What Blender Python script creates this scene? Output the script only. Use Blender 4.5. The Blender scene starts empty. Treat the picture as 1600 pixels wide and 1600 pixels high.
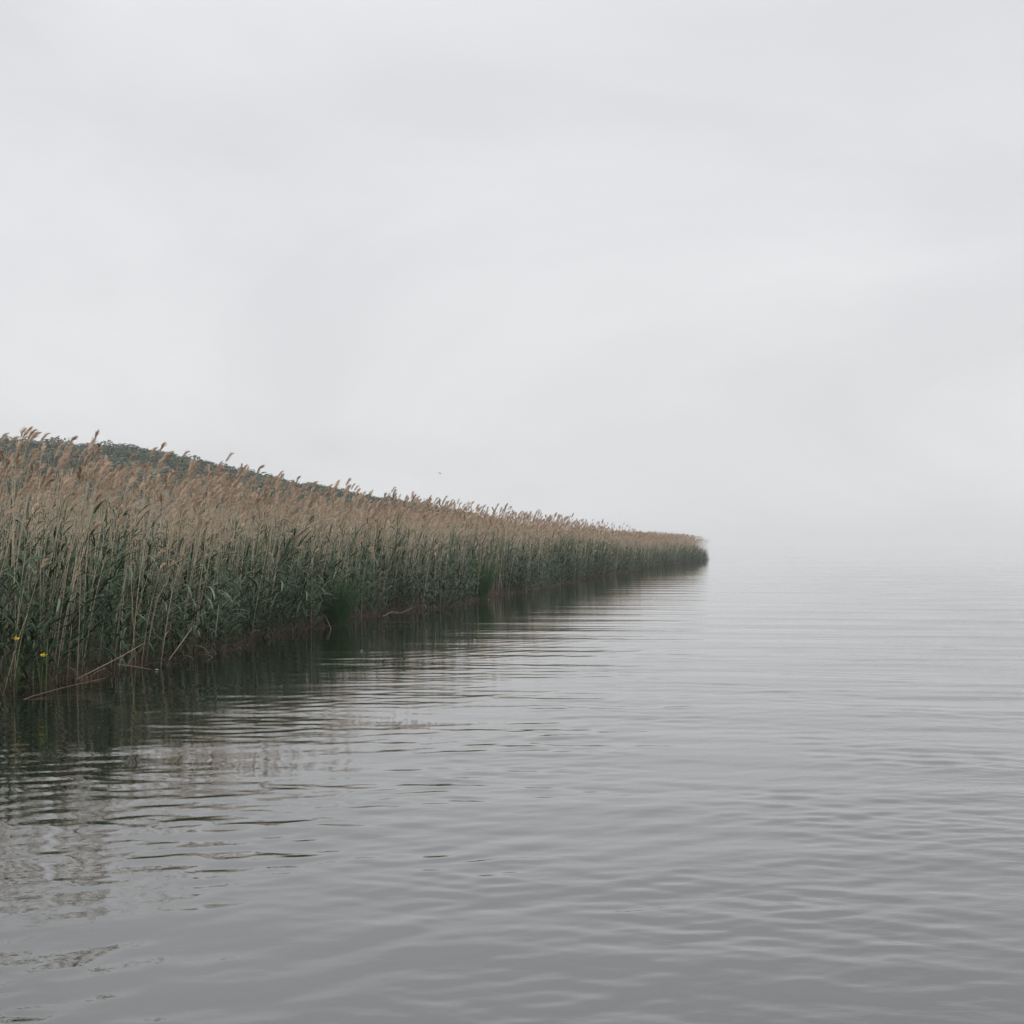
import bpy, math, random
import numpy as np
from mathutils import Vector, Euler, noise as mnoise

rnd = random.Random(7)
nprng = np.random.default_rng(11)
SC = bpy.context.scene
COL = SC.collection

# ------------------------------------------------------------------ camera
F = 2600.0          # focal length in pixels of the 1600 px photograph
CAM_H = 1.7
K = F / 1400.0       # depths below were paced out for a 1400 px lens
HOR = 853.0         # horizon row
cam_data = bpy.data.cameras.new('camera')
cam_data.sensor_width = 36.0
cam_data.lens = 36.0 * F / 1600.0
cam_data.clip_start = 0.05
cam_data.clip_end = 12000.0
cam = bpy.data.objects.new('camera', cam_data)
COL.objects.link(cam)
PITCH = math.atan((HOR - 800.0) / F)
cam.location = (0.0, 0.0, CAM_H)
cam.rotation_euler = (math.pi / 2 + PITCH, 0.0, 0.0)
SC.camera = cam

# ------------------------------------------------------------------ view
SC.view_settings.view_transform = 'Standard'
SC.view_settings.look = 'None'
SC.view_settings.exposure = 0.0
SC.view_settings.gamma = 1.0
SC.view_settings.use_curve_mapping = False
SC.cycles.max_bounces = 12
SC.cycles.volume_bounces = 8
SC.cycles.transparent_max_bounces = 8
SC.cycles.use_denoising = True

# ------------------------------------------------------------------ overcast sky
SUN_EL, SUN_AZ = math.radians(48), math.radians(150)
world = bpy.data.worlds.new('World')
SC.world = world
world.use_nodes = True
wn, wl = world.node_tree.nodes, world.node_tree.links
wn.clear()
w_out = wn.new('ShaderNodeOutputWorld')
w_add = wn.new('ShaderNodeAddShader')
bg_sky = wn.new('ShaderNodeBackground')
bg_cloud = wn.new('ShaderNodeBackground')
sky = wn.new('ShaderNodeTexSky')
sky.sky_type = 'NISHITA'
sky.sun_disc = False
sky.sun_elevation = SUN_EL
sky.sun_rotation = SUN_AZ
sky.air_density = 1.0
sky.dust_density = 6.0
bg_sky.inputs['Strength'].default_value = 0.006   # the little of the clear sky that comes through the cloud
wl.new(sky.outputs[0], bg_sky.inputs['Color'])
tc = wn.new('ShaderNodeTexCoord')
sep = wn.new('ShaderNodeSeparateXYZ')
wl.new(tc.outputs['Generated'], sep.inputs[0])
zz = wn.new('ShaderNodeMath'); zz.operation = 'MAXIMUM'; zz.inputs[1].default_value = 0.0
wl.new(sep.outputs['Z'], zz.inputs[0])
zp = wn.new('ShaderNodeMath'); zp.operation = 'ADD'; zp.inputs[1].default_value = 0.40
wl.new(zz.outputs[0], zp.inputs[0])
dx = wn.new('ShaderNodeMath'); dx.operation = 'DIVIDE'
dy = wn.new('ShaderNodeMath'); dy.operation = 'DIVIDE'
wl.new(sep.outputs['X'], dx.inputs[0]); wl.new(zp.outputs[0], dx.inputs[1])
wl.new(sep.outputs['Y'], dy.inputs[0]); wl.new(zp.outputs[0], dy.inputs[1])
cmb = wn.new('ShaderNodeCombineXYZ')
wl.new(dx.outputs[0], cmb.inputs[0]); wl.new(dy.outputs[0], cmb.inputs[1])
cn = wn.new('ShaderNodeTexNoise')
cn.inputs['Scale'].default_value = 1.6
cn.inputs['Detail'].default_value = 5.0
cn.inputs['Roughness'].default_value = 0.52
cn.inputs['Distortion'].default_value = 0.5
wl.new(cmb.outputs[0], cn.inputs['Vector'])
ramp = wn.new('ShaderNodeValToRGB')
ramp.color_ramp.elements[0].position = 0.32
ramp.color_ramp.elements[0].color = (0.640, 0.650, 0.667, 1)
ramp.color_ramp.elements[1].position = 0.66
ramp.color_ramp.elements[1].color = (0.755, 0.765, 0.780, 1)
wl.new(cn.outputs[0], ramp.inputs[0])
wl.new(ramp.outputs[0], bg_cloud.inputs['Color'])
# an overcast sky is brighter overhead than low down
zr = wn.new('ShaderNodeMapRange')
zr.inputs['From Min'].default_value = 0.30; zr.inputs['From Max'].default_value = 1.0
zr.inputs['To Min'].default_value = 1.07; zr.inputs['To Max'].default_value = 2.3
wl.new(zz.outputs[0], zr.inputs['Value'])
wl.new(zr.outputs[0], bg_cloud.inputs['Strength'])
wl.new(bg_sky.outputs[0], w_add.inputs[0])
wl.new(bg_cloud.outputs[0], w_add.inputs[1])
wl.new(w_add.outputs[0], w_out.inputs['Surface'])

sun_data = bpy.data.lights.new('sun', 'SUN')
sun_data.energy = 0.5
sun_data.angle = math.radians(40)
sun_data.color = (1.0, 0.97, 0.93)
sun = bpy.data.objects.new('sun', sun_data)
COL.objects.link(sun)
sdir = Vector((math.sin(SUN_AZ) * math.cos(SUN_EL), math.cos(SUN_AZ) * math.cos(SUN_EL), math.sin(SUN_EL)))
sun.rotation_euler = sdir.to_track_quat('Z', 'Y').to_euler()


# ------------------------------------------------------------------ helpers
def ray(px, py, Y):
    """World point at depth Y seen at photograph pixel (px, py)."""
    c, s = math.cos(PITCH), math.sin(PITCH)
    u, v = (px - 800.0) / F, (800.0 - py) / F
    d = Vector((u, c - v * s, s + v * c))
    return Vector((0, 0, CAM_H)) + d * (Y * K / d.y)


def ground(px, py):
    c, s = math.cos(PITCH), math.sin(PITCH)
    u, v = (px - 800.0) / F, (800.0 - py) / F
    d = Vector((u, c - v * s, s + v * c))
    return Vector((0, 0, CAM_H)) + d * (-CAM_H / d.z)


class MB:
    """Collects vertices and faces for one mesh."""
    def __init__(self):
        self.v, self.f, self.m = [], [], []

    def face(self, *idx, mi=0):
        self.f.append(idx); self.m.append(mi)

    def tube(self, pts, radii, sides=3, mi=0, cap=False):
        base = len(self.v)
        n = len(pts)
        for i, p in enumerate(pts):
            t = (pts[min(i + 1, n - 1)] - pts[max(i - 1, 0)]).normalized()
            ref = Vector((0, 1, 0)) if abs(t.y) < 0.9 else Vector((1, 0, 0))
            a = t.cross(ref).normalized(); b = t.cross(a)
            for k in range(sides):
                an = 2 * math.pi * k / sides
                self.v.append(p + (a * math.cos(an) + b * math.sin(an)) * radii[i])
        for i in range(n - 1):
            for k in range(sides):
                k2 = (k + 1) % sides
                self.face(base + i * sides + k, base + i * sides + k2, base + (i + 1) * sides + k2, base + (i + 1) * sides + k, mi=mi)
        if cap:
            self.face(*[base + k for k in range(sides)][::-1], mi=mi)
            self.face(*[base + (n - 1) * sides + k for k in range(sides)], mi=mi)

    def blade(self, base, az, elev, length, width, droop, segs=5, mi=0, twist=0.0, side=0.0):
        """A grass leaf: a tapering strip that leaves BASE at ELEV and bends over by DROOP radians."""
        p = Vector(base); b0 = len(self.v)
        step = length / segs
        for i in range(segs + 1):
            t = i / segs
            e = elev - droop * t * t
            a = az + side * t
            d = Vector((math.cos(a) * math.cos(e), math.sin(a) * math.cos(e), math.sin(e)))
            w = Vector((-math.sin(a), math.cos(a), 0))
            up = d.cross(w)
            tw = twist * t
            w = w * math.cos(tw) + up * math.sin(tw)
            prof = min(1.0, 0.45 + 2.2 * t) * (1 - t ** 2.2) ** 0.8
            hw = width * 0.5 * prof
            if i == segs:
                self.v.append(p.copy())
            else:
                self.v.append(p + w * hw); self.v.append(p - w * hw)
            p = p + d * step
        for i in range(segs - 1):
            q = b0 + 2 * i
            self.face(q, q + 1, q + 3, q + 2, mi=mi)
        q = b0 + 2 * (segs - 1)
        self.face(q, q + 1, q + 2, mi=mi)

    def mesh(self, name, mats, smooth=True):
        me = bpy.data.meshes.new(name)
        me.from_pydata([tuple(x) for x in self.v], [], self.f)
        for m in mats:
            me.materials.append(m)
        if len(mats) > 1:
            me.polygons.foreach_set('material_index', self.m)
        if smooth:
            me.polygons.foreach_set('use_smooth', [True] * len(me.polygons))
        me.update()
        return me


def link(name, data, parent=None, loc=None, rot=None, scale=None):
    o = bpy.data.objects.new(name, data)
    COL.objects.link(o)
    if parent is not None:
        o.parent = parent
    if loc is not None:
        o.location = loc
    if rot is not None:
        o.rotation_euler = rot
    if scale is not None:
        o.scale = scale if hasattr(scale, '__len__') else (scale,) * 3
    return o


def tag(o, label=None, cat=None, group=None, kind=None):
    for k, v in (('label', label), ('category', cat), ('group', group), ('kind', kind)):
        if v:
            o[k] = v
    return o


def copy_tree(o, parent=None):
    c = o.copy()
    COL.objects.link(c)
    c.parent = parent
    for ch in o.children:
        copy_tree(ch, c)
    return c


# ------------------------------------------------------------------ materials
def plant_mat(name, c_lo, c_hi, rough=0.55, transl=0.25, spec=0.35, noise_scale=6.0, tips=None, base=None, hmax=1.0):
    """Two-tone plant material: tone differs from plant to plant and along the plant."""
    m = bpy.data.materials.new(name)
    m.use_nodes = True
    n, l = m.node_tree.nodes, m.node_tree.links
    n.clear()
    out = n.new('ShaderNodeOutputMaterial')
    pb = n.new('ShaderNodeBsdfPrincipled')
    pb.inputs['Roughness'].default_value = rough
    pb.inputs['Specular IOR Level'].default_value = spec
    oi = n.new('ShaderNodeObjectInfo')
    co = n.new('ShaderNodeTexCoord')
    nz = n.new('ShaderNodeTexNoise')
    nz.inputs['Scale'].default_value = noise_scale
    nz.inputs['Detail'].default_value = 2.0
    l.new(co.outputs['Object'], nz.inputs['Vector'])
    geo = n.new('ShaderNodeNewGeometry')
    isl = n.new('ShaderNodeMath'); isl.operation = 'MULTIPLY'; isl.inputs[1].default_value = 0.45
    l.new(geo.outputs['Random Per Island'], isl.inputs[0])
    a = n.new('ShaderNodeMath'); a.operation = 'MULTIPLY_ADD'; a.inputs[1].default_value = 0.6
    l.new(oi.outputs['Random'], a.inputs[0]); l.new(isl.outputs[0], a.inputs[2])
    b = n.new('ShaderNodeMath'); b.operation = 'MULTIPLY_ADD'; b.inputs[1].default_value = 0.5; b.use_clamp = True
    l.new(nz.outputs[0], b.inputs[0]); 
    b2 = n.new('ShaderNodeMath'); b2.operation = 'SUBTRACT'; b2.inputs[1].default_value = 0.25
    l.new(a.outputs[0], b2.inputs[0]); l.new(b2.outputs[0], b.inputs[2])
    mx = n.new('ShaderNodeMix'); mx.data_type = 'RGBA'
    mx.inputs['A'].default_value = (*c_lo, 1); mx.inputs['B'].default_value = (*c_hi, 1)
    l.new(b.outputs[0], mx.inputs['Factor'])
    colr = mx.outputs['Result']
    if base is not None:     # rusty dead sheaths on the lowest part of the stalk
        sp = n.new('ShaderNodeSeparateXYZ'); l.new(co.outputs['Object'], sp.inputs[0])
        mr = n.new('ShaderNodeMapRange'); mr.inputs['From Min'].default_value = 0.1; mr.inputs['From Max'].default_value = hmax
        mr.inputs['To Min'].default_value = 1.0; mr.inputs['To Max'].default_value = 0.0
        l.new(sp.outputs['Z'], mr.inputs['Value'])
        m2 = n.new('ShaderNodeMix'); m2.data_type = 'RGBA'
        l.new(mr.outputs[0], m2.inputs['Factor']); l.new(colr, m2.inputs['A']); m2.inputs['B'].default_value = (*base, 1)
        colr = m2.outputs['Result']
    l.new(colr, pb.inputs['Base Color'])
    if transl > 0:
        tr = n.new('ShaderNodeBsdfTranslucent'); l.new(colr, tr.inputs['Color'])
        ms = n.new('ShaderNodeMixShader'); ms.inputs[0].default_value = transl
        l.new(pb.outputs[0], ms.inputs[1]); l.new(tr.outputs[0], ms.inputs[2])
        l.new(ms.outputs[0], out.inputs[0])
    else:
        l.new(pb.outputs[0], out.inputs[0])
    return m


M_STEM = plant_mat('dry_stem', (0.32, 0.24, 0.165), (0.60, 0.49, 0.355), 0.6, 0.0, base=(0.17, 0.095, 0.055), hmax=0.6)
M_PLUME = plant_mat('plume', (0.36, 0.245, 0.17), (0.70, 0.555, 0.425), 0.8, 0.3, spec=0.1, noise_scale=14)
M_DRYLEAF = plant_mat('dry_leaf', (0.30, 0.235, 0.165), (0.52, 0.45, 0.35), 0.6, 0.25)
M_LEAF = plant_mat('green_leaf', (0.007, 0.025, 0.006), (0.036, 0.078, 0.021), 0.45, 0.13, spec=0.32, noise_scale=5)
M_PALEHIGHLIGHT = plant_mat('pale_highlight_leaf', (0.085, 0.12, 0.08), (0.18, 0.22, 0.16), 0.45, 0.15, spec=0.35, noise_scale=5)  # pale leaf undersides, with highlights of bent leaves put into the colour
M_GSTEM = plant_mat('green_stem', (0.04, 0.06, 0.022), (0.11, 0.115, 0.055), 0.5, 0.0, base=(0.11, 0.065, 0.035), hmax=0.5)
M_SEDGE = plant_mat('sedge', (0.021, 0.060, 0.014), (0.052, 0.112, 0.033), 0.5, 0.2, noise_scale=3)
M_LITTER = plant_mat('litter', (0.028, 0.018, 0.011), (0.20, 0.145, 0.095), 0.7, 0.0, noise_scale=2)
M_PALE = plant_mat('pale_stem', (0.19, 0.145, 0.10), (0.34, 0.27, 0.195), 0.6, 0.0)
M_YELLOW = plant_mat('yellow_petal', (0.75, 0.52, 0.02), (0.85, 0.66, 0.04), 0.5, 0.3)
M_BUSH = plant_mat('shrub_leaf', (0.036, 0.056, 0.034), (0.10, 0.118, 0.076), 0.6, 0.15, noise_scale=1.2)
M_BARK = plant_mat('bark', (0.09, 0.075, 0.06), (0.16, 0.14, 0.12), 0.9, 0.0)
M_WHITE = plant_mat('white_fleck', (0.7, 0.7, 0.68), (0.8, 0.8, 0.78), 0.6, 0.0)
M_BIRD = plant_mat('bird_feather', (0.5, 0.5, 0.51), (0.6, 0.6, 0.61), 0.8, 0.0)


def ground_mat(name, c1, c2, c3, scale):
    m = bpy.data.materials.new(name); m.use_nodes = True
    n, l = m.node_tree.nodes, m.node_tree.links
    pb = n['Principled BSDF']; pb.inputs['Roughness'].default_value = 0.9
    co = n.new('ShaderNodeTexCoord')
    nz = n.new('ShaderNodeTexNoise'); nz.inputs['Scale'].default_value = scale; nz.inputs['Detail'].default_value = 8
    l.new(co.outputs['Object'], nz.inputs['Vector'])
    r = n.new('ShaderNodeValToRGB')
    r.color_ramp.elements[0].position = 0.35; r.color_ramp.elements[0].color = (*c1, 1)
    r.color_ramp.elements[1].position = 0.68; r.color_ramp.elements[1].color = (*c3, 1)
    e = r.color_ramp.elements.new(0.52); e.color = (*c2, 1)
    l.new(nz.outputs[0], r.inputs[0]); l.new(r.outputs[0], pb.inputs['Base Color'])
    bp = n.new('ShaderNodeBump'); bp.inputs['Strength'].default_value = 0.6; bp.inputs['Distance'].default_value = 0.1
    l.new(nz.outputs[0], bp.inputs['Height']); l.new(bp.outputs[0], pb.inputs['Normal'])
    return m


M_MUD = ground_mat('mud', (0.016, 0.010, 0.007), (0.030, 0.019, 0.012), (0.055, 0.036, 0.024), 3.0)
M_HILL = ground_mat('hill_ground', (0.050, 0.062, 0.036), (0.075, 0.085, 0.052), (0.135, 0.122, 0.105), 0.35)

# ------------------------------------------------------------------ the waterline
WL_PX = [(0, 1090), (100, 1072), (180, 1058), (250, 1045), (330, 1025), (420, 1001), (510, 983), (600, 964),
         (680, 951), (750, 941), (830, 923), (900, 908.5), (950, 900.5), (1000, 891.5), (1050, 883), (1106, 874)]
WL = [ground(*p) for p in WL_PX]
d0 = (WL[3] - WL[0]).normalized()
WL = [WL[0] - d0 * 16.0, WL[0] - d0 * 6.0] + WL
tip = WL[-1].copy()
WL += [tip + Vector((-0.3, 4, 0)), tip + Vector((-3, 8, 0)), tip + Vector((-14, 13, 0)), tip + Vector((-45, 30, 0)), tip + Vector((-130, 160, 0)), tip + Vector((-200, 420, 0))]
WLA = np.array([(p.x, p.y) for p in WL])
SEG = np.linalg.norm(np.diff(WLA, axis=0), axis=1)
SS = np.concatenate([[0], np.cumsum(SEG)])
S_LEFT = float(SS[2])             # where the waterline enters the frame
S_TIP = float(SS[2 + len(WL_PX) - 1])
LDIR = np.array([-0.988, 0.154])  # landward


def bank(s, o):
    x = np.interp(s, SS, WLA[:, 0]); y = np.interp(s, SS, WLA[:, 1])
    return np.stack([x + LDIR[0] * o, y + LDIR[1] * o], -1)


def edge(s, o):
    """Bays and tongues of the reed front: shift of a plant at offset o, fading inland."""
    a = np.array([0.75 * mnoise.noise(Vector((q * 0.16, 4.4, 0))) + 0.45 * mnoise.noise(Vector((q * 0.55, 7.7, 0))) for q in np.atleast_1d(s)])
    near = np.clip((np.atleast_1d(s) - S_LEFT - 14) / 14, 0, 1)      # the nearest stretch runs straighter
    a = np.where(a < 0, a * (0.1 + 0.6 * near), a * (0.4 + 0.6 * near)) + 0.12
    return np.where(np.atleast_1d(o) < 4, a, 0)


def land_z(o):
    return np.interp(o, [-0.8, 0.3, 1.4, 2.6, 6, 40, 400], [-0.5, -0.12, -0.03, 0.06, 0.2, 0.6, 2.0])


# mud bank under the reeds
s_rows = np.concatenate([np.arange(0, S_TIP + 12, 0.25), np.linspace(S_TIP + 14, SS[-1], 30)])
o_cols = np.array([-0.8, -0.4, -0.15, 0.05, 0.25, 0.6, 1.2, 3, 6, 12, 25, 40, 80, 160, 320, 600.0])
gv = np.zeros((len(s_rows), len(o_cols), 3))
wig = np.array([0.30 * mnoise.noise(Vector((s * 0.45, 3.1, 0))) + 0.18 * mnoise.noise(Vector((s * 1.7, 8.1, 0))) for s in s_rows])
for j, o in enumerate(o_cols):
    xy = bank(s_rows, o + (wig if o < 2 else 0))
    gv[:, j, :2] = xy
    gv[:, j, 2] = land_z(o)
nr, nc = len(s_rows), len(o_cols)
faces = [(i * nc + j, (i + 1) * nc + j, (i + 1) * nc + j + 1, i * nc + j + 1) for i in range(nr - 1) for j in range(nc - 1)]
me = bpy.data.meshes.new('ground'); me.from_pydata(gv.reshape(-1, 3).tolist(), [], [f[::-1] for f in faces]); me.materials.append(M_MUD)
tag(link('ground', me), 'dark muddy bank under the reeds along the water', kind='structure')

# ------------------------------------------------------------------ hill behind the reeds
HX = [-400, -260, -160, -110, -86, -78, -69, -58.9, -54.6, -43, -32, -21.5, -12, -4, 6, 14, 60]
HZ = [30, 29, 25, 21, 19.4, 18.8, 18.3, 17.0, 15.9, 13.4, 11.2, 9.3, 7.6, 5.8, 3.2, 1.0, -2]


def hill_z(x, y):
    g = np.interp(x, HX, HZ)
    f = np.clip((y / K - 62) / (150 - 62), 0, 1); f = f * f * (3 - 2 * f) * 0.45 + f * 0.55
    back = np.clip((y / K - 165) / 140, 0, 1)
    return g * f * (1 - 0.4 * back) - 0.6


hx = np.linspace(-330, 40, 150); hy = np.linspace(60 * K, 330 * K, 120)
HXg, HYg = np.meshgrid(hx, hy, indexing='ij')
Z = hill_z(HXg, HYg)
nzv = np.array([mnoise.fractal(Vector((a * 0.03, b * 0.03, 0.7)), 1.0, 2.0, 5) for a, b in zip(HXg.ravel(), HYg.ravel())]).reshape(Z.shape)
Z = Z + nzv * 0.5 * np.clip(Z / 6, 0, 1)
hv = np.stack([HXg, HYg, Z], -1)
nr, nc = hv.shape[:2]
faces = [(i * nc + j, (i + 1) * nc + j, (i + 1) * nc + j + 1, i * nc + j + 1) for i in range(nr - 1) for j in range(nc - 1)]
me = bpy.data.meshes.new('hill'); me.from_pydata(hv.reshape(-1, 3).tolist(), [], faces); me.materials.append(M_HILL)
me.polygons.foreach_set('use_smooth', [True] * len(me.polygons))
tag(link('hill', me), 'low grey green hill falling to the right behind the reeds', kind='structure')

# ------------------------------------------------------------------ water
m = bpy.data.materials.new('lake_water'); m.use_nodes = True
n, l = m.node_tree.nodes, m.node_tree.links
pb = n['Principled BSDF']
pb.inputs['Base Color'].default_value = (0.009, 0.012, 0.007, 1)
pb.inputs['Roughness'].default_value = 0.012
pb.inputs['IOR'].default_value = 2.15
pb.inputs['Specular IOR Level'].default_value = 0.5
co = n.new('ShaderNodeTexCoord')
mp = n.new('ShaderNodeMapping'); mp.inputs['Scale'].default_value = (1.0, 1.8, 1.0); mp.inputs['Rotation'].default_value = (0, 0, math.radians(16))
l.new(co.outputs['Object'], mp.inputs['Vector'])
n1 = n.new('ShaderNodeTexNoise'); n1.inputs['Scale'].default_value = 8.0; n1.inputs['Detail'].default_value = 3.0; n1.inputs['Roughness'].default_value = 0.55
l.new(mp.outputs[0], n1.inputs['Vector'])
n2 = n.new('ShaderNodeTexNoise'); n2.inputs['Scale'].default_value = 0.35; n2.inputs['Detail'].default_value = 2.0
l.new(co.outputs['Object'], n2.inputs['Vector'])
sepw = n.new('ShaderNodeSeparateXYZ'); l.new(co.outputs['Object'], sepw.inputs[0])
# distance from the sheltering reed bank: open water is rougher
off = n.new('ShaderNodeVectorMath'); off.operation = 'DOT_PRODUCT'
off.inputs[1].default_value = (0.988, -0.154, 0)
sub = n.new('ShaderNodeVectorMath'); sub.operation = 'SUBTRACT'; sub.inputs[1].default_value = (WL[2].x, WL[2].y, 0)
l.new(co.outputs['Object'], sub.inputs[0]); l.new(sub.outputs[0], off.inputs[0])
mr = n.new('ShaderNodeMapRange'); mr.interpolation_type = 'SMOOTHSTEP'
mr.inputs['From Min'].default_value = 7.0; mr.inputs['From Max'].default_value = 14.0
mr.inputs['To Min'].default_value = 0.10; mr.inputs['To Max'].default_value = 1.0
l.new(off.outputs['Value'], mr.inputs['Value'])
pm = n.new('ShaderNodeMapRange'); pm.interpolation_type = 'SMOOTHSTEP'
pm.inputs['From Min'].default_value = 0.35; pm.inputs['From Max'].default_value = 0.65; pm.inputs['To Min'].default_value = 0.35
l.new(n2.outputs[0], pm.inputs['Value'])
mul = n.new('ShaderNodeMath'); mul.operation = 'MULTIPLY'; l.new(mr.outputs[0], mul.inputs[0]); l.new(pm.outputs[0], mul.inputs[1])
fm = n.new('ShaderNodeMapRange'); fm.interpolation_type = 'SMOOTHSTEP'
fm.inputs['From Min'].default_value = 45.0; fm.inputs['From Max'].default_value = 260.0
fm.inputs['To Min'].default_value = 1.0; fm.inputs['To Max'].default_value = 0.02
l.new(sepw.outputs['Y'], fm.inputs['Value'])
mul2 = n.new('ShaderNodeMath'); mul2.operation = 'MULTIPLY'
l.new(mul.outputs[0], mul2.inputs[0]); l.new(fm.outputs[0], mul2.inputs[1])
mul = mul2
bp = n.new('ShaderNodeBump'); bp.inputs['Distance'].default_value = 0.012
l.new(mul.outputs[0], bp.inputs['Strength']); l.new(n1.outputs[0], bp.inputs['Height'])
l.new(bp.outputs[0], pb.inputs['Normal'])
M_WATER = m

ang = np.concatenate([np.linspace(-28, 28, 500), np.linspace(28, 332, 86)[1:-1]])
ang = np.radians(90 - ang)
rad = [2.4]
GR = 0.0042
while rad[-1] < 320:
    rad.append(rad[-1] * (1 + GR))
while rad[-1] < 4000:
    rad.append(rad[-1] * 1.12)
rad = np.array(rad)
R, A = np.meshgrid(rad, ang, indexing='ij')
X = R * np.cos(A); Y = R * np.sin(A)
Zw = np.zeros_like(X)
dr = R * GR
adeg = np.abs(((np.degrees(A) - 90 + 180) % 360) - 180)
offb = (X - WL[2].x) * 0.988 - (Y - WL[2].y) * 0.154


# slow patches of calmer and livelier water
def patch(seed, lam):
    g = np.random.default_rng(seed); t = np.zeros_like(X)
    for _ in range(7):
        th = g.uniform(0, 2 * math.pi); k = 2 * math.pi / (lam * g.uniform(0.7, 1.6))
        t += np.sin(k * (X * math.cos(th) + Y * math.sin(th)) + g.uniform(0, 6.28))
    return 0.5 + 0.5 * np.tanh(t / 2.2)


P1, P2, P3 = patch(3, 3.0), patch(5, 5.0), patch(8, 1.6)


def train(count, l0, l1, slope, spread, pt):
    """Long-crested wavelets running out from around the boat the picture is taken from."""
    global Zw
    for _ in range(count):
        lam = l0 * (l1 / l0) ** nprng.random()
        k = 2 * math.pi / lam
        dist = 14.0
        cx, cy = dist * math.sin(math.radians(nprng.normal(0, spread))) * 1.6, -dist + nprng.normal(0, 3)
        ph = np.hypot(X - cx, Y - cy) * k + nprng.uniform(0, 6.28)
        ph = ph + 0.5 * np.sin(ph)          # wavelets lean, short steep face and long back
        fade = np.clip((lam / dr - 2.2) / 2.0, 0, 1)
        if isinstance(pt, float):
            Zw += slope / k * fade * np.sin(ph)
        else:
            Zw += slope / k * fade * pt * np.sin(ph)


def oblique(count, l0, l1, slope, mean, spread, pt):
    """Crossing wavelets that run at a slant to the view."""
    global Zw
    for _ in range(count):
        lam = l0 * (l1 / l0) ** nprng.random()
        k = 2 * math.pi / lam
        th = math.radians(nprng.normal(mean, spread))
        ph = (X * math.cos(th) + Y * math.sin(th)) * k + nprng.uniform(0, 6.28)
        ph = ph + 0.4 * np.sin(ph)
        Zw += slope / k * np.clip((lam / dr - 2.2) / 2.0, 0, 1) * pt * np.sin(ph)


open_w = np.clip((offb - 6.0) / 7.0, 0, 1)
lee = 1 - np.clip((offb - 3.0) / 6.0, 0, 1)
train(44, 0.16, 0.52, 0.0128, 40, (0.12 + 1.12 * P1) * (1 - 0.45 * open_w))
train(14, 0.5, 1.3, 0.0080, 26, (0.4 + 0.8 * P2) * (1 - 0.35 * open_w))
train(9, 1.3, 4.0, 0.0055, 24, 1.0)
train(30, 0.08, 0.26, 0.0170, 55, open_w * (0.05 + 1.3 * P3) * (0.1 + 1.2 * P2))
oblique(16, 0.20, 0.55, 0.0125, 138, 14, (0.15 + 1.0 * P2) * np.clip(1.3 - offb / 10.0, 0, 1))
oblique(16, 0.12, 0.40, 0.0125, 50, 16, open_w * (0.1 + 1.1 * P1))
# sheltered strip right along the bank
calm = 0.30 + 0.70 * np.clip((offb - 2.0) / 8.0, 0, 1)
Zw *= calm
Zw *= np.clip((28 - adeg) / 3.0, 0, 1)
nv_r, nv_a = X.shape
verts = np.stack([X, Y, Zw], -1).reshape(-1, 3)
verts = np.concatenate([verts, [[0, 0, 0]]])
ii, jj = np.meshgrid(np.arange(nv_r - 1), np.arange(nv_a), indexing='ij')
j2 = (jj + 1) % nv_a
quads = np.stack([ii * nv_a + jj, ii * nv_a + j2, (ii + 1) * nv_a + j2, (ii + 1) * nv_a + jj], -1).reshape(-1, 4)
me = bpy.data.meshes.new('water')
nq = len(quads)
me.vertices.add(len(verts)); me.vertices.foreach_set('co', verts.ravel())
fan = np.array([[len(verts) - 1, (j + 1) % nv_a, j] for j in range(nv_a)])
me.loops.add(nq * 4 + len(fan) * 3)
me.loops.foreach_set('vertex_index', np.concatenate([quads.ravel(), fan.ravel()]).astype(np.int32))
me.polygons.add(nq + len(fan))
me.polygons.foreach_set('loop_start', np.concatenate([np.arange(nq) * 4, nq * 4 + np.arange(len(fan)) * 3]).astype(np.int32))
me.polygons.foreach_set('use_smooth', [True] * (nq + len(fan)))
me.update(calc_edges=True); me.validate()
me.materials.append(M_WATER)
wo = tag(link('water', me), 'grey rippled lake reflecting the reeds and the overcast sky', kind='structure')
if me.polygons[nq // 2].normal.z < 0:
    me.flip_normals()

# ------------------------------------------------------------------ plant shapes
def stem_pts(h, bend, wob, segs=7):
    pts = []
    ph = rnd.uniform(0, 6.28)
    for i in range(segs + 1):
        t = i / segs
        pts.append(Vector((bend * t ** 2.4 + wob * math.sin(t * 5 + ph) * t, wob * math.cos(t * 4 + ph) * t, h * t)))
    return pts


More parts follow.
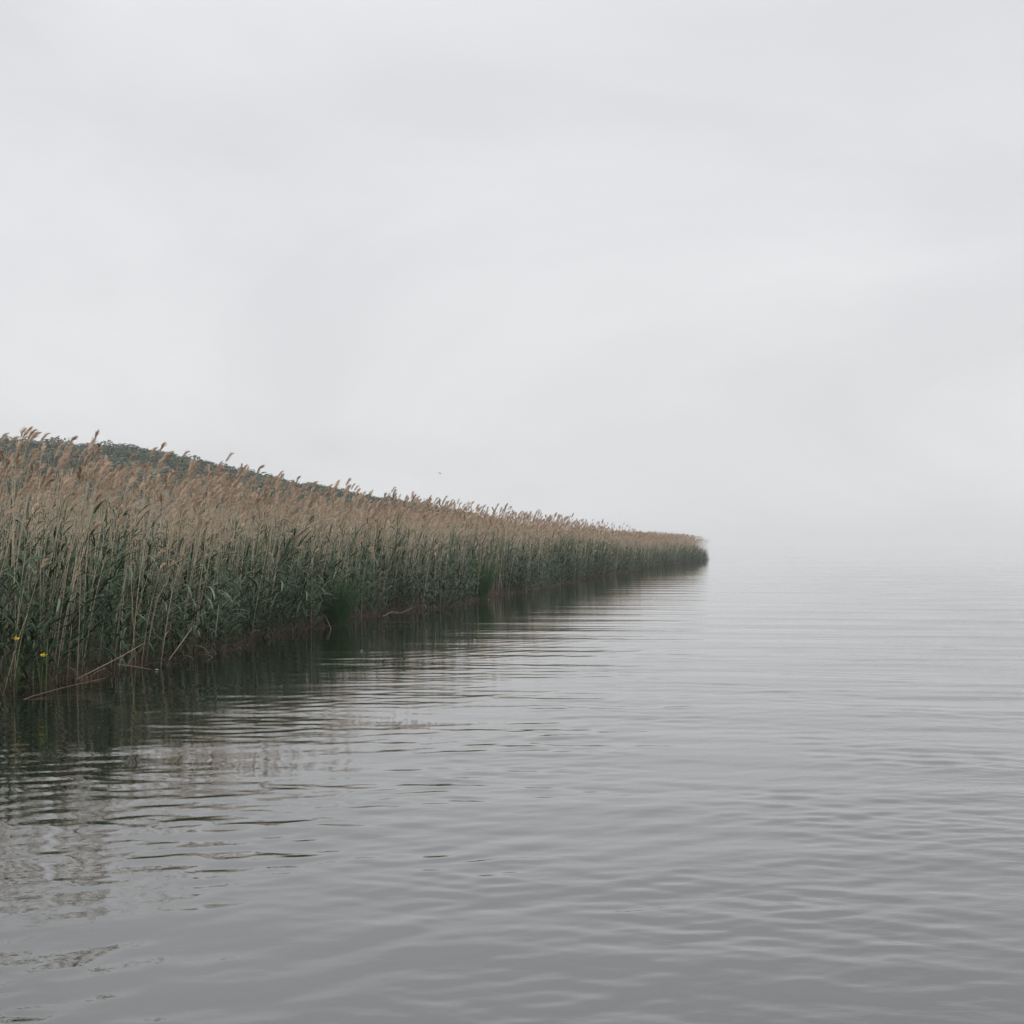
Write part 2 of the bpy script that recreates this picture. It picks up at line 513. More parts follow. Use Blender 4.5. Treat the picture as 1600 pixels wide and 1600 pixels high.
def add_plume(mb, origin, mi=0, length=0.30, nod=0.9, full=1.0, n=95):
    """A one-sided feathery reed panicle that nods to +X."""
    pts = []; p = Vector(origin); a = rnd.uniform(0.1, 0.35); N = 6
    for i in range(N + 1):
        pts.append(p.copy())
        e = a + nod * (i / N) ** 1.2
        p = p + Vector((math.sin(e), rnd.uniform(-.05, .05), math.cos(e))) * (length * 0.72 / N)
    mb.tube(pts, [0.0028 * (1 - i / (N + 1)) + 0.0006 for i in range(N + 1)], 3, mi)
    for _ in range(int(n * full)):
        t = rnd.random() ** 0.85 * 0.98
        q = t * N; i = min(int(q), N - 1)
        b = pts[i].lerp(pts[i + 1], q - i)
        ax = (pts[i + 1] - pts[i]).normalized()
        L = length * (0.20 + 0.24 * math.sin(math.pi * min(1, t * 0.8 + 0.22))) * rnd.uniform(0.7, 1.25)
        out = Vector((rnd.gauss(0.28, 0.30), rnd.gauss(0, 0.34), rnd.gauss(-0.02, 0.2)))
        d = (ax + out * (0.9 - 0.35 * t)).normalized()
        sidev = d.cross(Vector((rnd.gauss(0, 1), rnd.gauss(0, 1), rnd.gauss(0, 1)))).normalized()
        w = rnd.uniform(0.0032, 0.0062) * (0.75 + 0.5 * length)
        m1 = b + d * L * 0.5
        d2 = (d + Vector((0.25, 0, -0.22))).normalized()
        e1 = m1 + d2 * L * 0.5
        k = len(mb.v)
        mb.v += [b + sidev * w * .35, b - sidev * w * .35, m1 + sidev * w, m1 - sidev * w, e1]
        mb.face(k, k + 1, k + 3, k + 2, mi=mi); mb.face(k + 2, k + 3, k + 4, mi=mi)


H0 = 3.0
NV = 10
dry_stem_me, plume_me, dryleaf_me, dry_spec = [], [], [], []
dry_proto = []
for v in range(NV):
    bend = rnd.uniform(0.08, 0.34)
    pts = stem_pts(H0 - 0.26, bend, rnd.uniform(0.005, 0.03))
    rr = [0.0048 - 0.0030 * i / 7 for i in range(8)]
    mb = MB(); mb.tube(pts, rr, 4); dry_stem_me.append(mb.mesh('stem', [M_STEM]))
    pl = dict(length=rnd.uniform(0.20, 0.32), nod=rnd.uniform(0.15, 1.0), full=rnd.uniform(0.45, 1.15))
    mp_ = MB(); add_plume(mp_, (0, 0, 0), 0, **pl)
    plume_me.append(mp_.mesh('plume', [M_PLUME]))
    leaves = []
    for _ in range(rnd.choice([1, 2, 2, 3])):
        i = rnd.randint(2, 6)
        leaves.append((pts[i].copy(), rnd.gauss(0, 0.8), rnd.randrange(5)))
    dry_spec.append((pts[-1].copy(), leaves))
dl_par = []
for v in range(5):
    par = dict(elev=rnd.uniform(0.4, 1.2), length=rnd.uniform(0.2, 0.42), width=rnd.uniform(0.008, 0.016), droop=rnd.uniform(1.2, 2.6), twist=rnd.uniform(-1.5, 1.5))
    dl_par.append(par)
    mb = MB(); mb.blade((0, 0, 0), 0, **par); dryleaf_me.append(mb.mesh('leaf', [M_DRYLEAF]))
gleaf_par, gleaf_me = [], []
for v in range(8):
    par = dict(elev=rnd.uniform(0.75, 1.3), length=rnd.uniform(0.30, 0.52), width=rnd.uniform(0.022, 0.040), droop=rnd.uniform(0.8, 2.9), twist=rnd.uniform(-0.7, 0.7), side=rnd.uniform(-.4, .4), segs=6)
    gleaf_par.append(par)
    mb = MB(); mb.blade((0, 0, 0), 0, **par); gleaf_me.append(mb.mesh('leaf', [M_PALEHIGHLIGHT if v == 7 else M_LEAF]))


def transform_append(mb, me, mat3, loc, mi):
    k = len(mb.v)
    for vv in me.vertices:
        mb.v.append(mat3 @ vv.co + loc)
    for p in me.polygons:
        mb.face(*[k + q for q in p.vertices], mi=mi)


for v in range(NV):            # joined copies of the same shapes for the mass of reeds
    mb = MB()
    transform_append(mb, dry_stem_me[v], Euler((0, 0, 0)).to_matrix(), Vector(), 0)
    top, leaves = dry_spec[v]
    if v != 3:
        transform_append(mb, plume_me[v], Euler((0, 0, 0)).to_matrix(), top, 1)
    for p, az, li in leaves:
        transform_append(mb, dryleaf_me[li], Euler((0, 0, az)).to_matrix(), p, 2)
    dry_proto.append(bpy.data.objects.new('dry_reed_shape', mb.mesh('dry_reed_shape', [M_STEM, M_PLUME, M_DRYLEAF])))

GH = 1.75
gstem_me, gspec, green_proto = [], [], []
for v in range(9):
    pts = stem_pts(GH, rnd.uniform(0.04, 0.22), rnd.uniform(0.005, 0.025), 6)
    mb = MB(); mb.tube(pts, [0.0045 - 0.0028 * i / 6 for i in range(7)], 3); gstem_me.append(mb.mesh('stem', [M_GSTEM]))
    lv = []
    nl = rnd.randint(9, 12)
    flip = rnd.choice([0, 1])
    for i in range(nl):
        t = 0.16 + 0.84 * (i + rnd.uniform(0, .6)) / nl
        t = min(t, 1.0); q = t * 6; k = min(int(q), 5)
        p = pts[k].lerp(pts[k + 1], q - k)
        az = rnd.gauss(0.1, 0.75) + (math.pi * 0.75 if (i + flip) % 3 == 0 else 0)
        lv.append((p, az, rnd.randrange(8)))
    gspec.append(lv)
    mb = MB()
    transform_append(mb, gstem_me[-1], Euler((0, 0, 0)).to_matrix(), Vector(), 0)
    for p, az, li in lv:
        transform_append(mb, gleaf_me[li], Euler((0, 0, az)).to_matrix(), p, 2 if li == 7 else 1)
    green_proto.append(bpy.data.objects.new('green_reed_shape', mb.mesh('green_reed_shape', [M_GSTEM, M_LEAF, M_PALEHIGHLIGHT])))

litter_proto = []
for v in range(8):
    mb = MB()
    for _ in range(9):
        L = rnd.uniform(0.12, 0.5); az = rnd.uniform(0, 6.28); el = abs(rnd.gauss(0.7, 0.5))
        b = Vector((rnd.gauss(0, .14), rnd.gauss(0, .14), -0.03))
        d = Vector((math.cos(az) * math.cos(el), math.sin(az) * math.cos(el), math.sin(el)))
        mid = b + d * L * .55 + Vector((0, 0, rnd.uniform(-.02, .03)))
        mb.tube([b, mid, b + d * L], [.0036, .003, .002], 3)
    for _ in range(5):
        mb.blade((rnd.gauss(0, .12), rnd.gauss(0, .12), 0.02), rnd.uniform(0, 6.28), rnd.uniform(.2, 1.2), rnd.uniform(.15, .35), .012, rnd.uniform(.8, 2.2), 4)
    litter_proto.append(bpy.data.objects.new('litter_shape', mb.mesh('litter_shape', [M_LITTER])))

bush_proto = []
for v in range(6):
    mb = MB()
    for _ in range(230):
        u = Vector((rnd.gauss(0, 1), rnd.gauss(0, 1), rnd.gauss(0, 1))).normalized()
        lob = 1 + 0.28 * mnoise.noise(u * 1.6 + Vector((v * 7.3, 0, 0)))
        p = u * lob * rnd.uniform(0.6, 1.0) ** 0.5
        p = Vector((p.x, p.y, max(-0.15, p.z) * 0.85 + 0.42))
        nrm = (u + Vector((rnd.gauss(0, .5), rnd.gauss(0, .5), rnd.gauss(0.2, .5)))).normalized()
        a = nrm.cross(Vector((rnd.random(), rnd.random(), rnd.random() + .1))).normalized(); b = nrm.cross(a)
        s_ = rnd.uniform(0.09, 0.2)
        k = len(mb.v)
        mb.v += [p + a * s_, p + b * s_ * .6, p - a * s_, p - b * s_ * .6]
        mb.face(k, k + 1, k + 2, k + 3)
    bush_proto.append(bpy.data.objects.new('shrub_shape', mb.mesh('shrub_shape', [M_BUSH], smooth=False)))


# ------------------------------------------------------------------ masses nobody could count (stuff)
def scatter(name, label, protos, pos, rot, scl, idx, kind='stuff'):
    me = bpy.data.meshes.new(name)
    N = len(pos)
    me.vertices.add(N); me.vertices.foreach_set('co', np.asarray(pos, dtype=np.float32).ravel())
    for nm, ty, arr in (('rot', 'FLOAT_VECTOR', rot), ('scl', 'FLOAT_VECTOR', scl)):
        at = me.attributes.new(nm, ty, 'POINT'); at.data.foreach_set('vector', np.asarray(arr, dtype=np.float32).ravel())
    at = me.attributes.new('idx', 'INT', 'POINT'); at.data.foreach_set('value', np.asarray(idx, dtype=np.int32))
    for mt in protos[0].data.materials:
        me.materials.append(mt)
    o = tag(link(name, me), label, kind=kind)
    ng = bpy.data.node_groups.new(name + '_nodes', 'GeometryNodeTree')
    ng.interface.new_socket('Geometry', in_out='INPUT', socket_type='NodeSocketGeometry')
    ng.interface.new_socket('Geometry', in_out='OUTPUT', socket_type='NodeSocketGeometry')
    N_, L_ = ng.nodes, ng.links
    gi, go = N_.new('NodeGroupInput'), N_.new('NodeGroupOutput')
    join = N_.new('GeometryNodeJoinGeometry')
    for p in reversed(protos):
        ob = N_.new('GeometryNodeObjectInfo'); ob.inputs['Object'].default_value = p; ob.inputs['As Instance'].default_value = False
        gti = N_.new('GeometryNodeGeometryToInstance')
        L_.new(ob.outputs['Geometry'], gti.inputs[0]); L_.new(gti.outputs[0], join.inputs[0])
    ip = N_.new('GeometryNodeInstanceOnPoints')
    L_.new(gi.outputs[0], ip.inputs['Points']); L_.new(join.outputs[0], ip.inputs['Instance'])
    ip.inputs['Pick Instance'].default_value = True
    for nm, ty, sock in (('idx', 'INT', 'Instance Index'), ('rot', 'FLOAT_VECTOR', 'Rotation'), ('scl', 'FLOAT_VECTOR', 'Scale')):
        na = N_.new('GeometryNodeInputNamedAttribute'); na.data_type = ty; na.inputs['Name'].default_value = nm
        L_.new(na.outputs['Attribute'], ip.inputs[sock])
    L_.new(ip.outputs[0], go.inputs[0])
    md = o.modifiers.new('scatter', 'NODES'); md.node_group = ng
    return o


def reed_height(s):
    """Height of the plume tops along the bank, metres."""
    d = s - S_LEFT
    return np.interp(d, np.array([-16, 0, 5, 15, 25, 33, 45, 52, 62, 75, 88, 98, 105]) * K, [3.17, 3.2, 3.2, 3.15, 3.12, 3.2, 3.18, 2.85, 2.75, 2.92, 2.95, 2.95, 2.85])


def sample_bank(dens_fn, o_max, s0, s1, dens_max):
    n_ = int((s1 - s0) * o_max * dens_max)
    s = nprng.uniform(s0, s1, n_); o = nprng.uniform(0, o_max, n_)
    keep = nprng.random(n_) < dens_fn(s, o) / dens_max
    return s[keep], o[keep]


def clump(s, o, sc=0.45, seed=0.0):
    return np.array([0.5 + 0.5 * mnoise.noise(Vector((a * sc, b * sc, seed))) * 1.6 for a, b in zip(s, o)]).clip(0, 1)


S0, S1 = 1.0, S_TIP + 9.0

# dry reeds
def dens_dry(s, o):
    base = np.interp(o, [0, 0.25, 0.8, 3, 6, 12, 22, 30], [3, 9, 20, 20, 12, 5, 3, 1])
    base = base * np.clip((S_TIP + 8 - s) / 8, 0.15, 1)
    return base * (0.62 + 0.38 * np.clip((s - S_LEFT) / 170, 0, 1))
s, o = sample_bank(dens_dry, 30.0, S0, S1, 24.0)
c = clump(s, o, 1.1, 1.0)
k = nprng.random(len(s)) < np.clip(2.0 * (c - 0.2), 0.12, 1)
s, o = s[k], o[k]
o = o + 0.0
xy = bank(s, o + edge(s, o))
N = len(s)
pos = np.concatenate([xy, (land_z(o + edge(s, o)) - 0.05)[:, None]], 1)
hh = reed_height(s) / H0 * np.clip(nprng.normal(0.935, 0.09, N), 0.6, 1.08)
hh = hh * (1 + np.array([0.085 * mnoise.noise(Vector((a * 0.22, b * 0.3, 21.0))) + 0.05 * mnoise.noise(Vector((a * 0.9, b * 0.9, 33.0))) for a, b in zip(s, o)]))
hh = np.minimum(hh, reed_height(s) / H0 * 1.09)
low = nprng.random(N) < 0.22          # broken, lower stalks in the front rows
hh = np.where(low & (o < 2.5), hh * nprng.uniform(0.55, 0.85, N), hh)
wd = np.full(N, 1.0) * nprng.uniform(0.9, 1.25, N)
scl = np.stack([wd, wd, hh], 1)
rot = np.stack([nprng.normal(0, 0.05, N), nprng.normal(0.06, 0.06, N), nprng.normal(0, 0.9, N)], 1)
idx = nprng.integers(0, NV, N)
n_dry = N
scatter('dry_reed_mass', 'dense mass of dry tan reeds with brown plumes along the bank', dry_proto, pos, rot, scl, idx)

# green shoots
def dens_green(s, o):
    return np.interp(o, [0, 0.2, 0.7, 3, 5, 9, 14], [14, 44, 46, 30, 16, 8, 0]) * np.clip((S_TIP + 8 - s) / 8, 0.15, 1) * (0.8 + 0.2 * np.clip((s - S_LEFT) / 190, 0, 1))
s, o = sample_bank(dens_green, 14.0, S0, S1, 46.0)
c = clump(s, o, 0.85, 5.0)
k = nprng.random(len(s)) < np.clip(2.3 * (c - 0.26), 0.05, 1)
s, o, c = s[k], o[k], c[k]
xy = bank(s, o + edge(s, o)); N = len(s)
pos = np.concatenate([xy, (land_z(o + edge(s, o)) - 0.05)[:, None]], 1)
hh = np.interp(o, [0, 0.5, 1.5, 5], [0.60, 0.82, 0.92, 0.94]) * np.clip(nprng.normal(0.95, 0.2, N), 0.4, 1.4) * (0.56 + 0.62 * c)
hh *= reed_height(s) / 2.95
wd = nprng.uniform(0.85, 1.2, N)
scl = np.stack([wd, wd, hh], 1)
rot = np.stack([nprng.normal(0, 0.10, N), nprng.normal(0.08, 0.10, N), nprng.normal(0.0, 0.9, N)], 1)
scatter('green_reed_mass', 'dense mass of leafy green reed shoots along the bank', green_proto, pos, rot, scl, nprng.integers(0, len(green_proto), N))
n_green = N

# rusty litter at the water's edge
def dens_lit(s, o):
    return np.interp(o, [0, 0.15, 0.5, 1.2], [8, 14, 8, 2])
s, o = sample_bank(dens_lit, 1.2, S0, S1, 20.0)
k = nprng.random(len(s)) < clump(s, o, 0.9, 12.0) * 1.3 + 0.1
s, o = s[k], o[k]
o = o - 0.12
xy = bank(s, o + edge(s, o)); N = len(s)
pos = np.concatenate([xy, (land_z(o + edge(s, o)) + 0.0)[:, None].clip(-0.02, 1)], 1)
w_ = nprng.uniform(0.45, 1.0, N)
scl = np.stack([w_, w_, w_ * nprng.uniform(0.5, 1.1, N)], 1)
rot = np.stack([nprng.normal(0, .2, N), nprng.normal(.1, .2, N), nprng.uniform(0, 6.28, N)], 1)
scatter('reed_litter', 'rusty brown broken stalks and dead leaves at the foot of the reeds', litter_proto, pos, rot, scl, nprng.integers(0, 8, N))

# hillside scrub
N = 13000
hxp = nprng.uniform(-190, 12, N); hyp = nprng.uniform(84, 185, N) * K
dn = np.array([mnoise.noise(Vector((a * 0.06, b * 0.06, 9.0))) for a, b in zip(hxp, hyp)])
k = nprng.random(N) < np.clip(0.62 + 1.0 * dn, 0.16, 1)
hxp, hyp = hxp[k], hyp[k]
hz = hill_z(hxp, hyp)
k = hz > 0.6
hxp, hyp, hz = hxp[k], hyp[k], hz[k]; N = len(hz)
pos = np.stack([hxp, hyp, hz - 0.1], 1)
sz = np.exp(nprng.normal(-0.18, 0.32, N)).clip(0.4, 1.7)
scl = np.stack([sz * 1.15, sz * 1.15, sz * nprng.uniform(.7, 1.05, N)], 1)
rot = np.stack([np.zeros(N), np.zeros(N), nprng.uniform(0, 6.28, N)], 1)
scatter('hillside_scrub', 'grey green scrub covering the slope of the hill', bush_proto, pos, rot, scl, nprng.integers(0, 6, N))

# ------------------------------------------------------------------ single reeds one can pick out
def make_dry(v, plume=True):
    r = link('dry_reed', None)
    r.empty_display_size = 0.1
    link('stem', dry_stem_me[v], r)
    top, leaves = dry_spec[v]
    if plume:
        link('plume', plume_me[v], r, top)
    for p, az, li in leaves:
        link('leaf', dryleaf_me[li], r, p, (0, 0, az))
    return r


def make_green(v):
    r = link('green_reed', None)
    r.empty_display_size = 0.1
    link('stem', gstem_me[v], r)
    for p, az, li in gspec[v]:
        link('leaf', gleaf_me[li], r, p, (0, 0, az))
    return r


dry_src = [make_dry(v) for v in range(NV)]
used_dry = [False] * NV
green_src = [make_green(v) for v in range(9)]
used_green = [False] * 9


def put(src, used, v):
    if not used[v]:
        used[v] = True
        return src[v]
    return copy_tree(src[v])


def px_of(x, y):
    return 800 + F * x / y


ZONES = [(-1e9, 45, 'by the smaller yellow flower'), (45, 95, 'by the larger yellow flower'), (95, 165, 'over the low end of the fallen stem'),
         (165, 258, 'over the raised end of the fallen stem'), (258, 326, 'by the leaning tan stem'), (326, 400, 'by the pale broken stub'),
         (400, 480, 'left of the nearest dark tussock'), (480, 560, 'behind the nearest dark tussock'), (560, 1e9, 'right of the nearest dark tussock')]


def zone(px):
    for a, b, t in ZONES:
        if a <= px < b:
            return t


# landmark plumes against the sky: (pixel of plume top, depth, label)
LAND = [
    (256, 687, 12.9, 'dry reed with the highest plume alone against the sky above the hill ridge'),
    (292, 700, 13.5, 'dry reed with its plume clear of the ridge, just right of the highest plume'),
    (345, 717, 14.8, 'dry reed with a thin bent plume in the sky where the hill starts to drop'),
    (54, 667, 11.0, 'dry reed with a ragged plume near the left edge, above the hill crest'),
    (13, 673, 10.9, 'leftmost dry reed with its plume leaning over the hill crest'),
    (408, 723, 16.4, 'dry reed with a hooked thin plume halfway down the hill ridge'),
    (440, 733, 17.3, 'dry reed with a pointed plume against the sky, right of the hooked one'),
    (546, 744, 20.3, 'dry reed with a long dark slanting plume where the ridge meets the reeds'),
    (528, 747, 20.0, 'dry reed with a bushy slanting plume just left of the long dark one'),
    (616, 758, 23.8, 'dry reed with a double looking plume above the right end of the ridge'),
    (672, 771, 26.5, 'dry reed with a thin solitary plume below the flying bird'),
]
for i, (px, py, Yd, lab) in enumerate(LAND):
    v = [0, 1, 5, 7, 2, 6, 8, 4, 9, 1, 5][i]
    r = put(dry_src, used_dry, v)
    P = ray(px, py, Yd)
    Yd *= K
    pl = plume_me[v]
    bb = max(q.co.z for q in pl.vertices); bx = max(q.co.x for q in pl.vertices)
    top = dry_spec[v][0]
    sc_h = P.z / (top.z + bb)
    r.location = (P.x - top.x - bx * 0.75 - 0.12, Yd, 0.0)
    r.scale = (1.1, 1.1, sc_h)
    r.rotation_euler = (0, 0.04, rnd.uniform(-.2, .2))
    tag(r, lab, 'reed', 'dry reeds in the front rows of the bank')

n_left = 300 - len(LAND)
cnt = 0
while cnt < n_left:
    s_ = rnd.uniform(S_LEFT - 0.5, S_LEFT + 34)
    o_ = abs(rnd.gauss(0.6, 1.6)) + 0.3
    if mnoise.noise(Vector((s_ * 1.1, o_ * 1.1, 1.0))) < -0.12:
        continue
    if rnd.random() > 1.15 - (s_ - S_LEFT) / 40:
        continue
    x, y = bank(s_, o_ + float(edge(s_, o_)[0]))
    px = px_of(x, y)
    if px < 6:
        continue
    v = rnd.randrange(NV)
    r = put(dry_src, used_dry, v)
    broken = o_ < 1.2 and rnd.random() < 0.25
    hs = float(reed_height(s_)) / H0 * rnd.gauss(0.95, 0.07) * (rnd.uniform(0.55, 0.8) if broken else 1)
    w_ = rnd.uniform(0.95, 1.25)
    r.location = (x, y, float(land_z(o_ + float(edge(s_, o_)[0]))) - 0.05)
    r.rotation_euler = (rnd.gauss(0, .05), rnd.gauss(.06, .06), rnd.gauss(0, .5))
    r.scale = (w_, w_, hs)
    z = zone(px)
    tag(r, ('short dry reed among leaves ' if broken else ('tall' if hs > 0.95 else 'middling') + ' dry reed ' + ('at the front edge ' if o_ < 0.9 else 'in the second row ' if o_ < 2.0 else 'set further back ')) + z, 'reed', 'dry reeds in the front rows of the bank')
    cnt += 1

cnt = 0
while cnt < 300:
    s_ = rnd.uniform(S_LEFT - 0.4, S_LEFT + 31)
    o_ = rnd.uniform(0.02, 1.1)
    if rnd.random() > 1.15 - (s_ - S_LEFT) / 37:
        continue
    x, y = bank(s_, o_ + float(edge(s_, o_)[0]))
    px = px_of(x, y)
    if px < 4:
        continue
    v = rnd.randrange(9)
    r = put(green_src, used_green, v)
    hs = (0.62 + 0.35 * min(o_, 1)) * rnd.gauss(0.98, 0.14)
    w_ = rnd.uniform(0.9, 1.25)
    r.location = (x, y, float(land_z(o_ + float(edge(s_, o_)[0]))) - 0.05)
    r.rotation_euler = (rnd.gauss(0, .1), rnd.gauss(.08, .1), rnd.gauss(0, .9))
    r.scale = (w_, w_, hs)
    tag(r, ('tall' if hs > 0.98 else 'middling' if hs > 0.8 else 'low') + ' green reed shoot ' + ('at the water ' if o_ < 0.4 else 'just inside ' if o_ < 0.75 else 'further in ') + zone(px), 'reed', 'green reed shoots at the front of the bank')
    cnt += 1

# ------------------------------------------------------------------ dark tussocks in the bank
def tussock(px, py_base, py_top, wpx, label, nb=420):
    g = ground(px, py_base)
    hgt = (py_base - py_top) * g.y / F
    rad_ = wpx / 2 * g.y / F
    mb = MB()
    for _ in range(nb):
        a = rnd.uniform(0, 6.28); rr_ = rad_ * 0.5 * math.sqrt(rnd.random())
        b = (rr_ * math.cos(a), rr_ * math.sin(a), -0.02)
        mb.blade(b, a + rnd.gauss(0, .5), rnd.uniform(1.05, 1.5), hgt * rnd.uniform(0.7, 1.2), 0.011, rnd.uniform(0.4, 1.5), 5)
    o_ = link('grass_tussock', mb.mesh('grass_tussock', [M_SEDGE]), None, (g.x + 0.12, g.y - 0.25, 0.0))
    tag(o_, label, 'tussock', 'dark grass tussocks at the water edge')


tussock(520, 978, 893, 62, 'rounded dark green tussock nearest the camera, at the water edge below the ridge end')
tussock(745, 936, 862, 46, 'dark green tussock halfway along the bank, right of the nearest one')
tussock(886, 907, 864, 40, 'farthest dark green tussock, where the bank begins to narrow in the distance')

# ------------------------------------------------------------------ fallen and leaning stems at the water line
def stick(name, label, pts, r0, mat=M_PALE, cat='stem'):
    mb = MB()
    n_ = len(pts)
    mb.tube(pts, [0.8 * r0 * (1 - 0.45 * i / (n_ - 1)) for i in range(n_)], 5, cap=True)
    return tag(link(name, mb.mesh(name, [mat])), label, cat, 'loose stems at the water edge')


stick('fallen_stem', 'long pale fallen reed stem slanting up from the water left of the green clump',
      [ray(118, 1062, 10.85), ray(150, 1046, 10.95), ray(185, 1028, 11.1), ray(220, 1008, 11.3), ray(247, 993, 11.5)], 0.008)
stick('fallen_stem', 'dark bent stem lying flat along the water line below the yellow flowers',
      [ray(14, 1102, 9.75), ray(50, 1088, 10.05), ray(100, 1074, 10.5), ray(140, 1065, 10.75), ray(166, 1059, 10.9)], 0.007, M_STEM)
stick('fallen_stem', 'short twig crossing the foot of the long pale fallen stem',
      [ray(136, 1060, 11.0), ray(150, 1050, 11.05), ray(166, 1043, 11.1)], 0.006, M_STEM)
stick('fallen_stem', 'thin stem lying level just right of the long pale fallen stem',
      [ray(184, 1038, 11.35), ray(208, 1041, 11.4), ray(236, 1046, 11.5)], 0.005)
stick('leaning_stem', 'tan stem leaning right out of the mud between fallen stem and pale stub',
      [ray(264, 1031, 12.3), ray(278, 1012, 12.4), ray(300, 981, 12.6)], 0.008)
stick('broken_stub', 'upright pale broken reed stub standing before dark green leaves',
      [ray(334, 1010, 13.4), ray(338, 980, 13.4), ray(342, 944, 13.45)], 0.008)
stick('leaning_stem', 'slender pale stem leaning over the yellow flower group',
      [ray(4, 1088, 10.1), ray(14, 1052, 10.15), ray(26, 1006, 10.2), ray(43, 958, 10.3)], 0.006)
stick('leaning_stem', 'tall pale grey stem rising through dark leaves above the long fallen stem',
      [ray(228, 1036, 11.5), ray(236, 980, 11.5), ray(244, 940, 11.55), ray(258, 912, 11.6)], 0.006)
stick('fallen_stem', 'pale broken stem lying at the water edge right of the nearest tussock',
      [ray(598, 963, 20.9), ray(612, 956, 21.2), ray(626, 958, 21.4), ray(644, 950, 21.7)], 0.008)
stick('fallen_stem', 'small forked twig standing in the water under the nearest tussock',
      [ray(519, 989, 18.2), ray(514, 974, 18.3), ray(508, 962, 18.4)], 0.008)
stick('fallen_stem', 'short pale stem dipping into the water before the second tussock',
      [ray(763, 936, 28.4), ray(768, 940, 28.2), ray(773, 946, 27.9)], 0.012)

# ------------------------------------------------------------------ yellow water irises
def iris(px, py, Yd, label, ang0):
    P = ray(px, py, Yd)
    Yd *= K
    r = link('yellow_iris', None, None, (P.x - 0.02, Yd, 0.0))
    tag(r, label, 'flower', 'yellow flowers at the left edge of the bank')
    h = P.z
    mb = MB(); mb.tube([Vector((0.0, 0, -0.05)), Vector((0.0, 0, h * .5)), Vector((0.02, 0, h - 0.03))], [.005, .0045, .0035], 5)
    link('stem', mb.mesh('stem', [M_GSTEM]), r)
    for kk in range(3):
        a = ang0 + kk * 2.094
        mb = MB(); mb.blade((0, 0, 0), a, 0.75, 0.075, 0.055, 2.1, 6); link('petal', mb.mesh('petal', [M_YELLOW]), r, (0.02, 0, h - 0.03))
        mb = MB(); mb.blade((0, 0, 0), a + 1.05, 1.35, 0.05, 0.024, 0.5, 5); link('petal', mb.mesh('petal', [M_YELLOW]), r, (0.02, 0, h - 0.03))
    for kk in range(4):
        mb = MB(); mb.blade((rnd.gauss(0, .02), rnd.gauss(0, .02), -0.03), rnd.uniform(0, 6.28), 1.4, rnd.uniform(.5, .85), .02, rnd.uniform(.2, 1.0), 6)
        link('leaf', mb.mesh('leaf', [M_LEAF]), r)


iris(68, 1022, 10.25, 'larger yellow iris flower low over the water near the left edge', 0.4)
iris(25, 996, 10.05, 'smaller yellow iris flower higher up at the far left edge', 1.3)


def fleck(px, py, label, r_):
    g = ground(px, py)
    mb = MB()
    k = 7
    mb.v.append(Vector((0, 0, r_ * .5)))
    for i in range(k):
        a = 6.283 * i / k; q = r_ * rnd.uniform(.6, 1.1)
        mb.v.append(Vector((q * math.cos(a) * 1.6, q * math.sin(a), 0.004)))
    for i in range(k):
        mb.face(0, 1 + i, 1 + (i + 1) % k)
    mb.face(*[1 + i for i in range(k)][::-1])
    tag(link('floating_fleck', mb.mesh('floating_fleck', [M_WHITE]), None, (g.x, g.y, 0.012)), label, 'debris', 'white flecks floating on the water')


fleck(245, 1048, 'small white fleck floating right of the long pale fallen stem', 0.022)
fleck(742, 1001, 'tiny white fleck floating on open water in the reed reflection', 0.02)
fleck(565, 1018, 'tiny white fleck floating below the nearest tussock', 0.016)

# ------------------------------------------------------------------ hill shrubs one can tell apart along the ridge
for i in range(90):
    x = rnd.uniform(-92, 2)
    y = rnd.choice([rnd.gauss(149, 3), rnd.gauss(142, 6), rnd.uniform(110, 140)])
    y *= K
    z = float(hill_z(np.array(x), np.array(y)))
    if z < 1.5:
        continue
    s_ = rnd.uniform(0.7, 1.5)
    px, py = px_of(x, y), HOR - F * (z + s_ - CAM_H) / y
    pos_ = 'at the left end of the ridge' if px < 150 else 'on the middle of the ridge' if px < 400 else 'on the falling right end of the ridge'
    if y < 140 * K:
        pos_ = pos_.replace('ridge', 'slope')
    o_ = link('hill_shrub', bush_proto[rnd.randrange(6)].data, None, (x, y, z - 0.1), (0, 0, rnd.uniform(0, 6.28)), (s_ * 1.2, s_ * 1.2, s_ * rnd.uniform(.75, 1.1)))
    tag(o_, ('large' if s_ > 1.2 else 'middling' if s_ > 0.95 else 'small') + ' rounded dark shrub ' + pos_ + ' of the hill', 'shrub', 'shrubs on the hill')

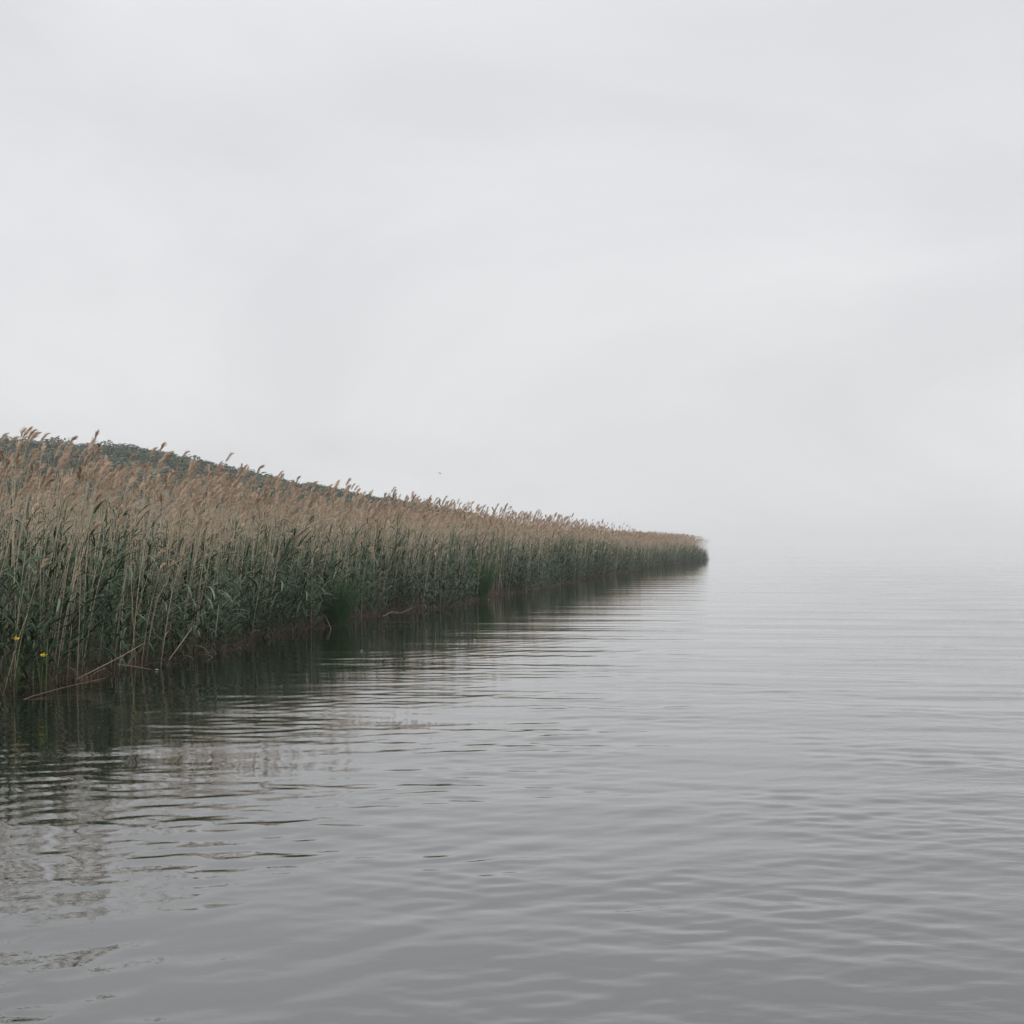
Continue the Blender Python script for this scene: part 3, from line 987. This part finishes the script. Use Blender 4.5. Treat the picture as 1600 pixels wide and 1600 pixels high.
# ------------------------------------------------------------------ bird
Pb = ray(687, 739.5, 70.0)
mb = MB()
body = [Vector((-.16, 0, .03)), Vector((-.10, 0, .03)), Vector((0, 0, 0)), Vector((.1, 0, -.03)), Vector((.17, 0, -.06)), Vector((.22, 0, -.075))]
mb.tube(body, [.012, .03, .05, .04, .022, .004], 8, cap=True)
bird = link('bird', None, None, Pb, (0.1, 0.12, 0.5), 0.75)
tag(bird, 'tiny grey bird flying in the pale sky above the reeds', 'bird')
link('body', mb.mesh('body', [M_BIRD]), bird)
for sg in (-1, 1):
    mw = MB()
    prof = [(0.0, .07, -.06, 0), (.14, .075, -.05, .06), (.28, .03, -.07, .07), (.40, -.05, -.09, .03)]
    for q, f_, b_, z_ in prof:
        mw.v += [Vector((f_, sg * q, z_ + .02)), Vector((b_, sg * q, z_ + .015)), Vector(((f_ + b_) / 2, sg * q, z_ + .028))]
    for i in range(3):
        a = 3 * i
        mw.face(a, a + 2, a + 5, a + 3); mw.face(a + 2, a + 1, a + 4, a + 5); mw.face(a + 1, a, a + 3, a + 4)
    link('wing', mw.mesh('wing', [M_BIRD]), bird)

# ------------------------------------------------------------------ haze
hz_m = bpy.data.materials.new('haze_air'); hz_m.use_nodes = True
n, l = hz_m.node_tree.nodes, hz_m.node_tree.links
n.clear()
out = n.new('ShaderNodeOutputMaterial')
pv = n.new('ShaderNodeVolumePrincipled')
pv.inputs['Color'].default_value = (0.99, 0.995, 1.0, 1)
pv.inputs['Density'].default_value = 0.0004
pv.inputs['Anisotropy'].default_value = 0.0
l.new(pv.outputs[0], out.inputs['Volume'])
mb = MB()
E = 4200.0; zb, zt = -3.0, 34.0
for z_ in (zb, zt):
    mb.v += [Vector((-E, -E, z_)), Vector((E, -E, z_)), Vector((E, E, z_)), Vector((-E, E, z_))]
for f in ((0, 3, 2, 1), (4, 5, 6, 7), (0, 1, 5, 4), (1, 2, 6, 5), (2, 3, 7, 6), (3, 0, 4, 7)):
    mb.face(*f)
tag(link('haze', mb.mesh('haze', [hz_m], smooth=False)), 'pale mist over the lake', kind='stuff')
print('counts', n_dry, n_green, len(SC.objects))
